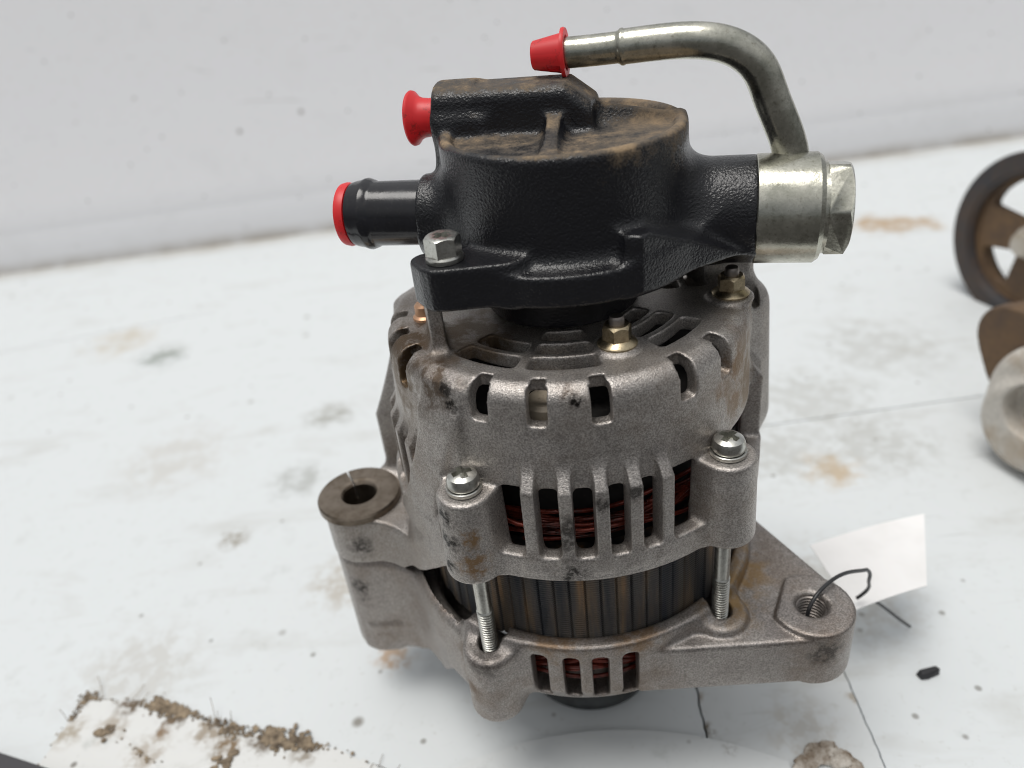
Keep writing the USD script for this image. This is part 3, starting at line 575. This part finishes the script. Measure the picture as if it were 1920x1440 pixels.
# bushing with its slit
b_ = lathe([(5.8, 62), (7.6, 62), (7.6, 88.0), (13.8, 88.0), (14.5, 88.7), (14.5, 90.9), (14.0, 91.5), (8.2, 91.5), (7.6, 91.1), (6.4, 91.1), (5.8, 90.4)], 72)
sl_ = m3.Manifold.cube([.7, 18, 10], False).translate([-.35, 0, 84.5]).rotate([0, 0, 24])
obj('bushing', (b_ - sl_).translate([*LUG, 0]), 'brown_steel', alt)

# through bolts: pan heads with cross recess, washer, threaded shank
def cross_cut(s, d, h):
    a = m3.CrossSection([np.array([(-s, -.62), (s, -.62), (s, .62), (-s, .62)])]).extrude(d + 1, scale_top=(1.25, 1.7)).translate([0, 0, h - d])
    return a + a.rotate([0, 0, 90])
def through_bolt(th, rot):
    p = pol(RB, th)
    head = lathe([(0, 0), (4.2, 0), (4.4, .5), (4.35, 2.0), (3.9, 3.1), (2.8, 3.75), (1.4, 4.0), (0, 4.05)], 48) - cross_cut(2.3, 2.3, 4.1).rotate([0, 0, rot])
    b = obj('through_bolt', head.translate([p[0], p[1], 132.2]), 'zinc_bolt', alt)
    obj('washer', lathe([(2.6, 0), (4.75, 0), (4.85, .15), (4.85, 1.0), (4.6, 1.2), (2.6, 1.2)], 48).translate([p[0], p[1], 130.8]), 'zinc_bolt', b)
    prof = [(0, 64), (2.3, 64)]
    for z in np.arange(64, 86, 1.0): prof += [(1.95, z + .05), (2.0, z + .25), (2.5, z + .55), (2.5, z + .8)]
    prof += [(2.25, 86.2), (2.25, 133), (0, 133)]
    obj('shank', lathe(prof, 28).translate([p[0], p[1], 0]), 'zinc_bolt', b, smooth=25)
for th, ro in zip(BOLTS, (20, 42, 10, 70)): through_bolt(th, ro)

def flange_nut(p, mat_, rot):
    q = (hexhead(6.7, 5.8, .9)) + lathe([(0, 0), (5.1, 0), (5.2, .5), (4.9, .9), (3.6, 1.8), (0, 2.0)], 56) - lathe([(0, -1), (2.05, -1), (2.05, 9), (0, 9)], 32)
    n = obj('flange_nut', q.rotate([0, 0, rot]).translate(p), mat_, alt)
    obj('stud', lathe([(0, -4), (2.0, -4), (2.0, 7.0), (1.9, 7.6), (1.6, 8.0), (0, 8.1)], 32).translate(p), 'stud_steel', n)
flange_nut((9.9, -33.8, 160.9), 'yellow_zinc', 8)
flange_nut((45.6, -12.6, 161.0), 'yellow_zinc', 22)
obj('terminal', lathe([(0, 0), (3.4, 0), (3.4, 1.2), (2.6, 1.8), (2.6, 4.5), (2.0, 5.2), (0, 5.2)], 32).translate([-41.0, -3.0, 159.5]), 'copper_terminal', alt)

# ------------------------------------------------------------------ vacuum pump (its own axes: u to the right, v away)
PO = np.array([2.6, 0.0]); PA = math.radians(-16.0)
PU = np.array([math.cos(PA), math.sin(PA), 0]); PV = np.array([-math.sin(PA), math.cos(PA), 0])
def pw(u, v, z): return np.array([PO[0], PO[1], z]) + PU * u + PV * v
def loc(X, Y): x, y = X - PO[0], Y - PO[1]; return x * PU[0] + y * PU[1], x * PV[0] + y * PV[1]
TV, TZ = 5.5, 212.2
def pump_body():
    f = Field((-46, -48, 159), (62, 46, 228), .6)
    full = [(-46, 62), (-48, 46), (168, 226)]
    f.add(cyl(PO, 32.6, 175, 209.6, 2.4), full)
    f.add(cyl((1.0, 0), 38.2, 174.2, 182.6, 1.2), full, 4.5)
    f.add(cyl((0, 0), 22.0, 160.8, 176, .5), [(-28, 28), (-28, 28), (159, 178)])
    # ear with the bolt
    ep = hullpts([(-31.0, -26.0, 7.6), (-35.5, -24.0, 4.5), (-34.0, -31.0, 2.0), (-17, -27, 7)])
    f.add(prism(ep, 174.8, 186.0, 0, .9), [(-42, -5), (-38, -12), (172, 190)], 2.5)
    e2 = hullpts([(30, 30, 7), (18, 18, 14)]); f.add(prism(e2, 174.8, 185.0, 0, .9), [(0, 40), (0, 40), (172, 188)], 2.5)
    # barrel to the right, and the web under it
    f.add(rcyl(pw(8, 6, 183.0), PU, 14.3, 42.2, .5), [(-14, 60), (-46, 40), (162, 212)], 8.0)
    f.add(prism([(12.4, -35.2), (16.0, -36.6), (30, -28), (44, -21.2), (50, -18.5), (51, -6), (20, 5), (6, -20)], 175.6, lambda X, Y: 190.0 - np.maximum(X - 18, 0) * .5 + 0 * Y, 0, 1.0), [(0, 58), (-42, 10), (172, 194)], 3.0)
    # collar of the left nipple, boss under the outlet
    f.add(rcyl(pw(-38.5, -6, 188.5), PU, 10.6, 22, .8), [(-46, 0), (-16, 24), (176, 202)], 5.0)
    # recessed lid
    f.sub(cyl(PO, 28.6, 207.7, 220, 1.2), [(-34, 36), (-34, 34), (204, 222)], 3.2)
    # outlet housing lying across the lid
    def outlet(X, Y, Z):
        u, v = loc(X, Y); v = v - TV; w = Z - TZ
        hgt = 7.6 - np.clip((u - 1.5) * .75, 0, 12)
        a = np.maximum(np.abs(v) - 8.2, 0); b = np.maximum(w - hgt + 3.5, 0)
        side = np.maximum(np.abs(v) - 8.6, w - hgt)
        rounded = np.hypot(np.maximum(np.abs(v) - 5.0, 0), np.maximum(w - hgt + 3.6, 0)) - 3.6
        return smax(smax(rounded, -w - 10.0, 1), np.maximum(-33.5 - u, u - 8.5), 1.0) * .8
    f.add(outlet, [(-40, 22), (-18, 30), (200, 226)], 2.2)
    f.add(rcyl(pw(-33.8, TV, TZ), PU, 8.6, 10, 1.0), [(-46, -10), (0, 30), (202, 226)], 2.5)
    f.add(lambda X, Y, Z: smax((lambda u, v: smax(np.abs(v) * .0 + np.abs(v - TV) - 9.5, np.maximum(-33 - u, u + 20), 2))(*loc(X, Y)), np.maximum(190 - Z, Z - 212), 2), [(-40, -12), (-8, 30), (186, 214)], 4.0)
    # ribs over the lid
    f.add(lambda X, Y, Z: (lambda u, v: smax(np.maximum(np.abs(v - TV - 1) - 1.0 - np.maximum(214.5 - u * .18 - Z, 0) * .45, np.maximum(4 - u, u - 31)), np.maximum(204 - Z, Z - 214.8 + u * .18), .9))(*loc(X, Y)), [(0, 38), (-16, 20), (202, 218)], 2.5)
    f.add(lambda X, Y, Z: (lambda u, v: smax(np.maximum(np.abs(u + 1.2 + (v + 3) * .10) - 1.9 - np.maximum(212 + v * .16 - Z, 0) * .25, np.maximum(-30 - v, v)), np.maximum(204 - Z, Z - 212.6 - v * .16), .9))(*loc(X, Y)), [(-12, 14), (-34, 8), (202, 216)], 2.5)
    f.sub(cyl((-31.0, -26.5), 3.2, 170, 190), bb((-31, -26.5, 180), (4, 4, 12)))
    return f.mesh()
pump = obj('vacuum_pump', pump_body(), 'black_cast', alt)
# black steel nipple on the left
npf = [(0, 0), (8.2, 0), (8.9, .5), (9.3, 2.0), (9.45, 3.2), (9.9, 4.4), (10.0, 5.2), (9.5, 6.6), (9.0, 7.6), (9.0, 24), (0, 24)]
NB = pw(-60.5, -6, 188.5)
obj('hose_nipple', place(lathe([(6.4, 0)] + npf[1:-1] + [(6.4, 24)], 64), zaxis=PU, at=NB), 'black_tube', pump)
# bolt in the ear
hb = hexhead(8.0, 4.8, .6) + lathe([(0, -1.6), (4.7, -1.6), (4.8, -1.3), (4.8, -.5), (4.4, 0), (0, .2)], 56) - cross_cut(2.0, 1.8, 4.8).rotate([0, 0, 35])
obj('flange_bolt', hb.rotate([0, 0, 12]).translate([-31.0, -26.5, 187.7]), 'zinc_bolt', pump)
# steel banjo union, hex head and return pipe
un = obj('banjo_union', place(lathe([(0, 0), (14.2, 0), (14.45, .3), (14.45, 15.2), (13.6, 16.4), (0, 16.4)], 96), zaxis=PU, at=pw(50.0, 6, 183.0)), 'zinc_steel', pump)
hx = hexhead(22.6, 6.0, 1.2) + lathe([(0, -1.2), (12.0, -1.2), (12.0, .2), (0, .2)], 64)
obj('hex_head', place(hx.rotate([0, 0, 0]), xaxis=(0.12, -1, .20), zaxis=PU, at=pw(67.5, 6, 183.0)), 'zinc_steel', un)
PY = -12.5
pth = [[61.0, -7, 187.0], [61.8, -6.5, 195.9], [58.4, -6.0, 205.3], [55.0, -5.5, 213.0], [52.5, -5.0, 218.3], [49.3, -4.4, 221.7], [45.2, -3.6, 224.1], [39.1, -2.5, 225.8], [30.5, 0.5, 226.2], [19.6, 4.0, 225.7], [7.7, 7.5, 225.3], [4.6, 8.3, 225.3]]
sp_ = spline(pth, 160); rad_ = np.full(160, 4.6)
s_ = np.linspace(0, 1, 160); SB = float(s_[np.argmin(np.linalg.norm(sp_ - np.array(pth[9]), axis=1))]); rad_ = np.where(s_ > SB, 3.85, np.interp(s_, [0, .5, 1], [4.65, 4.4, 4.2])) + np.where(np.abs(s_ - SB) < .009, .22, 0)
obj('return_pipe', tube(sp_, rad_, 32), 'zinc_steel', pump, smooth=40)

# ------------------------------------------------------------------ red transport caps: things of their own
def red_cap(name, label, mesh): return tag(obj(name, mesh, 'red_plastic', smooth=40), label, 'cap')
red_cap('red_cap', 'short red plastic plug pushed into the end of the wide black nipple',
        place(lathe([(0, 0), (5.2, 0), (5.2, -2.0), (6.0, -2.6), (8.6, -2.9), (8.9, -2.2), (8.6, .0), (6.3, .2), (6.3, 6), (0, 6)][::1] if False else [(0, -1), (6.0, -1), (6.6, -2.9), (8.7, -2.7), (9.0, -1.4), (8.7, -.1), (6.3, 0), (6.2, 7), (0, 7)], 64), zaxis=PU, at=NB))
red_cap('red_cap', 'flared red plastic plug in the upper left outlet of the black pump',
        place(lathe([(0, 2), (4.4, 2), (6.4, -.2), (7.1, -.3), (7.4, .2), (7.2, .9), (5.9, 2.0), (5.3, 3.4), (5.1, 5.2), (5.0, 13), (0, 13)], 64), zaxis=PU, at=pw(-43.0, TV + .5, TZ - .6)))
cp = lathe([(4.4, 9.8), (3.9, 0.6), (4.3, 0), (0, 0), (0, -.0)][:0] or [(0, 0), (3.2, 0), (3.6, .4), (4.9, 7.8), (6.1, 8.0), (6.2, 8.5), (6.0, 9.0), (4.4, 9.0), (4.2, 8.7), (3.6, 1.2), (0, 1.0)], 64)
cp = cp - m3.Manifold.cube([2.6, 2.0, 3.6], True).translate([4.4, 0, 5.9]).rotate([0, 0, 0])
e_ = (sp_[-1] - sp_[-20]); e_ /= np.linalg.norm(e_)
red_cap('red_cap', 'red plastic cone cap on the free end of the bent steel pipe', place(cp, xaxis=(.0, -.75, -.65), zaxis=-e_, at=sp_[-1] + e_ * 7.6))

# ------------------------------------------------------------------ paper tag on its wire
TAGC = [np.array(q) for q in [[91.3, 15.3, 34.0], [137.8, 19.0, 40.0], [122.5, -13.5, 36.0], [93.4, -19.1, 34.0]]]
A_, B_, C_, D_ = TAGC
def card(corners, n=14, th=.35):
    A, B, Cc, D = corners; s, t = np.meshgrid(np.linspace(0, 1, n), np.linspace(0, 1, n), indexing='ij')
    P = ((1 - s) * (1 - t))[..., None] * A + (s * (1 - t))[..., None] * B + (s * t)[..., None] * Cc + ((1 - s) * t)[..., None] * D
    P[..., 2] += 1.2 * np.sin(np.pi * s) * (1 - .4 * t)
    q = np.arange(n * n).reshape(n, n); F = np.concatenate([np.stack([q[:-1, :-1], q[:-1, 1:], q[1:, 1:]], -1).reshape(-1, 3), np.stack([q[:-1, :-1], q[1:, 1:], q[1:, :-1]], -1).reshape(-1, 3)])
    top = P.reshape(-1, 3); m = trimesh.Trimesh(top, F, process=False)
    if m.face_normals[:, 2].mean() < 0: m.invert()
    bot = top - [0, 0, th]; edge = np.r_[q[:, 0], q[-1, 1:], q[-2::-1, -1], q[0, -2:0:-1]]; e2 = np.roll(edge, -1); N = len(top)
    W = np.concatenate([np.stack([edge, e2, e2 + N], 1), np.stack([edge, e2 + N, edge + N], 1)])
    o = trimesh.Trimesh(np.concatenate([top, bot]), np.concatenate([m.faces, m.faces[:, ::-1] + N, W]), process=False); o.fix_normals(); return o
tag(obj('paper_tag', card((A_, B_, C_, D_)), 'paper', smooth=30), 'blank white paper tag wired to the right mounting boss of the alternator', 'tag')
wp = spline([[64.5, -45.5, 60], [66.0, -44.3, 72.0], [72.7, -39.7, 73.0], [82.2, -33.5, 69.0], [90.3, -27.8, 63.0]], 50); wp2 = spline([[90.3, -27.8, 63.0], [92.3, -26.5, 60.0], [94.8, -22.8, 52.0], [97.5, -18.0, 42.0], [94.9, -17.3, 38.0]], 16)[1:]
tag(obj('tag_wire', both(tube(np.concatenate([wp, wp2]), .62, 10), tube(spline([[101.7, -9.7, 30.0], [109.7, -6.5, 22.0], [119.9, -4.0, 10.0], [127.2, -3.0, 2.0]], 12), .6, 10)), 'wire_black', smooth=True), 'thin black wire looped from the threaded boss hole through the paper tag', 'wire')

# ------------------------------------------------------------------ things around
def rough_lump(c, size, seed, sub=2, amp=.5):
    m = trimesh.creation.icosphere(subdivisions=sub); v = m.vertices
    v = v * (1 + amp * (meshkit.fbm(v * 1.7 + seed * 13.1, 4, seed) - .5) * 2)[:, None]
    m.vertices = v * size + c; return m
obj_chip = obj('rubber_chip', both(m3.Manifold.batch_hull([m3.Manifold.sphere(.4, 8).translate(list(q)) for q in ((-3.6, -1.2, -1), (-3.9, .9, -.9), (3.4, -.9, -1), (3.7, 1.0, -.8), (-3.3, -.9, .8), (-3.0, .9, .9), (3.5, -.6, 1.3), (3.3, .8, .9), (-1.5, -1.6, -.9), (0, 0, 1.2))])).apply_transform(trimesh.transformations.rotation_matrix(.15, [0, 0, 1])).apply_translation([123.8, -23.8, 1.3]), 'rubber', smooth=40)
tag(obj_chip, 'small black rubber chip lying alone on the white surface at the right', 'debris')

# the wheel of another pump at the right edge, and that pump's body behind the wheel
WN = np.array([-.956, -.29, .03]); WC = np.array([317.0, 238.0, 50.0])
sp_t = thing('belt_pump', 'black spoked belt pulley with a bolted hub, on a pump standing at the right edge', 'pump')
wheel = lathe([(7, -16), (13, -16), (13, -13), (41, -13), (43, -20), (57, -20), (57, -16), (55.5, -15), (57, -14), (57, -10), (55.5, -9), (57, -8), (57, -1), (56, 0), (46, 0), (43, -2.5), (42, -6.5), (14, -6.5), (12, -2), (7, -2)], 96)
for k in range(4):
    h = m3.CrossSection([np.array([(14.0, 0), (35, -15.5), (39.5, -8), (40, 0), (39.5, 8), (35, 15.5)])]).offset(-2.5, m3.JoinType.Round, 2, 24).offset(2.5, m3.JoinType.Round, 2, 24)
    wheel -= h.extrude(60).translate([0, 0, -40]).rotate([0, 0, 45 + 90 * k])
wx = (0, 0, 1)
core_ = lathe([(0, -40), (42.5, -40), (42.5, 5), (0, 5)], 96)
wp_ = obj('pulley', place(wheel - core_, xaxis=wx, zaxis=WN, at=WC), 'pulley_paint', sp_t)
obj('web', place(wheel ^ lathe([(0, -40), (42.45, -40), (42.45, 5), (0, 5)], 96), xaxis=wx, zaxis=WN, at=WC), 'rust_brown', wp_)
obj('hub_bolt', place(hexhead(14, 7, 1.0) + lathe([(0, -2), (10.5, -2), (10.5, 0), (0, 0)], 48), xaxis=wx, zaxis=WN, at=WC + WN * .2), 'dirty_aluminium', wp_)
obj('body', place(lathe([(0, -75), (24, -75), (27, -70), (27, -42), (16, -38), (16, -15.9), (0, -15.9)], 64), xaxis=wx, zaxis=WN, at=WC), 'dirty_aluminium', sp_t)
# dirty cast part lying in front of it
cpt = thing('cast_part', 'dirty pale aluminium casting with a brown rusty flange, cut off by the right edge', 'casting', (.010, .004, -.001))
def cast_part():
    f = Field((150, 0, -2), (330, 190, 112), 1.0)
    ax = (.93, .30, .02); box = [(160, 330), (10, 170), (-2, 100)]
    f.add(rcyl((213, 76, 38), ax, 30, 90, 10), box)
    f.add(rcyl((232, 56, 25), (.9, .32, .0), 23, 70, 8), box, 14)
    f.add(rcyl((207, 76, 28), ax, 22, 30, 5), box, 8)
    for t in (22, 34, 46, 58): f.add(rcyl((213 + ax[0] * t, 76 + ax[1] * t, 38), ax, 33.5, 3.5, 1.5), box, 3)
    f.add(rbox((240, 70, 66), (9, 6, 9), 3, 20), bb((240, 70, 66), (16, 16, 14)), 8)
    f.add(rcyl((222, 60, 52), (.2, -.8, .5), 8, 14, 2), bb((222, 56, 56), (20, 22, 22)), 6)
    f.sub(rcyl((224, 46, 60), (.2, -.8, .5), 4, 14), bb((224, 44, 62), (14, 16, 16)), 1)
    f.sub(rcyl((200, 72, 38), ax, 13, 18, 2), bb((209, 75, 38), (22, 22, 18)), 2)
    return f.mesh()
cast_metal('dirty_casting', (.50, .47, .42), (.60, .57, .52), (.34, .24, .14), .8, [(222, 70, 60, 26, (.075, .06, .05), .9, 70), (206, 66, 36, 22, (.40, .29, .18), .8, 90), (215, 48, 22, 20, (.36, .26, .16), .8, 110), (240, 60, 70, 20, (.16, .11, .07), .9, 100)], metallic=.25, rough=.6)
obj('body', cast_part(), 'dirty_casting', cpt)
def cast_flange():
    f = Field((190, 60, 10), (300, 190, 120), 1.0)
    def plate(X, Y, Z):
        t = (X - 226) * .32 - (Y - 108) * .95; return smax(np.hypot(t, Z - 50) - 25 - 2.5 * np.sin(3 * np.arctan2(Z - 50, t)), np.abs((X - 226) * .95 + (Y - 108) * .32) - 5, 2)
    f.add(plate, [(190, 290), (60, 180), (10, 100)])
    f.add(rcyl((232, 112, 78), (.95, .30, .1), 9, 16, 2), [(215, 280), (90, 150), (60, 100)], 8)
    f.sub(rcyl((226, 110, 78), (.95, .30, .1), 4.5, 30), [(215, 280), (90, 150), (60, 100)], 1)
    return f.mesh()
obj('flange', cast_flange(), 'rust_brown', cpt)

# white sheets lying on the table
def sheet(name, poly, z0, th, label, cat='sheet', material='white_sheet'):
    m = trimesh.creation.extrude_polygon(poly, th).apply_translation([0, 0, z0]); return tag(obj(name, m, material, smooth=30), label, cat)
sheet('plastic_sheet', pa, -20, 20.5, 'white sheet with a cracked left edge lying below the right mounting arm')
disc = Point(-9, -162).buffer(129, 96).intersection(Polygon([(-105, -112), (60, -112), (60, 0), (-105, 0)]))
sheet('round_tray', disc, .7, 2.6, 'white round edged tray in the bottom foreground below the pulley', 'tray')
tornp = ragged([(-214, -20), (-206.8, 12.0), (-200, 9), (-178, 4), (-158, -5.0), (-140, -13), (-113.3, -22), (-97, -27), (-80, -37), (-62, -52)], 2.2, 8, .9)
pc = Polygon(tornp + [(-62, -100), (-214, -100)]).buffer(0); pc = max(pc.geoms, key=lambda q: q.area) if pc.geom_type == 'MultiPolygon' else pc
sheet('torn_sheet', pc, .12, .7, 'torn white sheet with soiled ragged edges in the bottom left foreground', material='torn_white')
# soil along the torn edges: crumbs and fibres
g = np.random.default_rng(21); L = []
E_ = np.array(tornp); inner_ = np.array(ragged([(-176, 2), (-186, -10), (-170, -22), (-150, -30), (-138, -40)], 1.5, 12, 1.0))
def crumb(p, r, z=1.0): L.append(rough_lump(np.array([p[0], p[1], z + r * .35]), np.array([r * g.uniform(.8, 2.2), r * g.uniform(.8, 2.2), r * .55]), int(g.integers(1, 90)), 1, .5))
for p in E_:
    d = 2.2 * max(0, math.exp(-((p[0] + 170) / 9) ** 2)) + 2.4 * math.exp(-((p[0] + 118) / 10) ** 2) + 1.1 * math.exp(-((p[0] + 142) / 10) ** 2) + 1.0 * math.exp(-((p[0] + 205) / 4) ** 2) * (p[1] > 0) + .05
    for _ in range(int(g.poisson(d * 5.0))): crumb(p + g.normal(0, .6 + d * .6, 2), g.uniform(.15, .35 + d * .22))
for p in inner_:
    for _ in range(int(g.poisson(2.5 * max(0, meshkit.noise(np.array([p[0] * .22, p[1] * .22, 3.0]), 5) - .35)))): crumb(p + g.normal(0, .7, 2), g.uniform(.12, .45))
for c, n, sx in (((-140, -27), 14, 1.8), ((-192, -8), 16, 1.6)):
    for _ in range(n): crumb(np.array(c) + g.normal(0, sx, 2), g.uniform(.3, 1.1))
tag(obj('soil', both(*L), 'dirt', smooth=50), 'brown soil crumbs along the edges of the torn sheet', 'soil', kind='stuff')
L = []
for _ in range(26):
    i = int(g.integers(20, len(E_) - 20)); p = np.array([*E_[i], 1.2]); d = g.normal(0, 1, 3); d[2] = abs(d[2]) * .5; d /= np.linalg.norm(d); ln = g.uniform(3, 8); b = g.normal(0, .3, 3)
    t = np.linspace(0, 1, 7)[:, None]; L.append(tube(p + d * ln * t + b * ln * t ** 2 * [1, 1, .2], .11, 5))
tag(obj('fibre', both(*L), 'dirt', smooth=True), 'thin dark fibres sticking out of the soil on the torn sheet', 'fibres', kind='stuff')
# soiled scrap at the bottom edge
sc = both(*[rough_lump(np.array([73 + a, -51 + b, 1.9 + c]), np.array(s_), 5 + i, 2, .45) for i, (a, b, c, s_) in enumerate([(0, 0, 0, (6, 4, 1.6)), (-6, -2, 0, (4, 3, 1.0)), (5, -3, .3, (4.5, 4, 2.2)), (2, 2.5, .8, (3, 1.6, 1.8)), (-9, -4, 0, (3, 2, .8)), (8, -6, 0, (3, 4, 1.5))])])
tag(obj('scrap', sc, 'soiled_scrap', smooth=60), 'brown and white scrap caked with soil at the bottom edge right of the round tray', 'scrap')
# loose crumbs on the table
for x, y, r in ((-40, 62, 1.2), (112, -40, .9), (-130, 55, 1.0), (-98, 18, 1.3), (128, -62, .8), (104, -66, .9), (-62, 8, 1.0)):
    pass
# dark bar in the bottom left corner
e0, e1 = np.array([-226.0, -16.5, 9.0]), np.array([-192.0, -30.3, 9.0]); dv = (e1 - e0) / np.linalg.norm(e1 - e0); pv = np.array([dv[1], -dv[0], 0])
bar = m3.Manifold.batch_hull([m3.Manifold.sphere(1.2, 16).translate(list(e0 + dv * a + pv * b + np.array([0, 0, c]))) for a in (-60, 90) for b in (1.2, 34) for c in (-1.2, -7.6)])
tag(obj('bar', bar, 'dark_bar', smooth=40), 'smooth dark grey bar crossing the bottom left corner', 'bar')
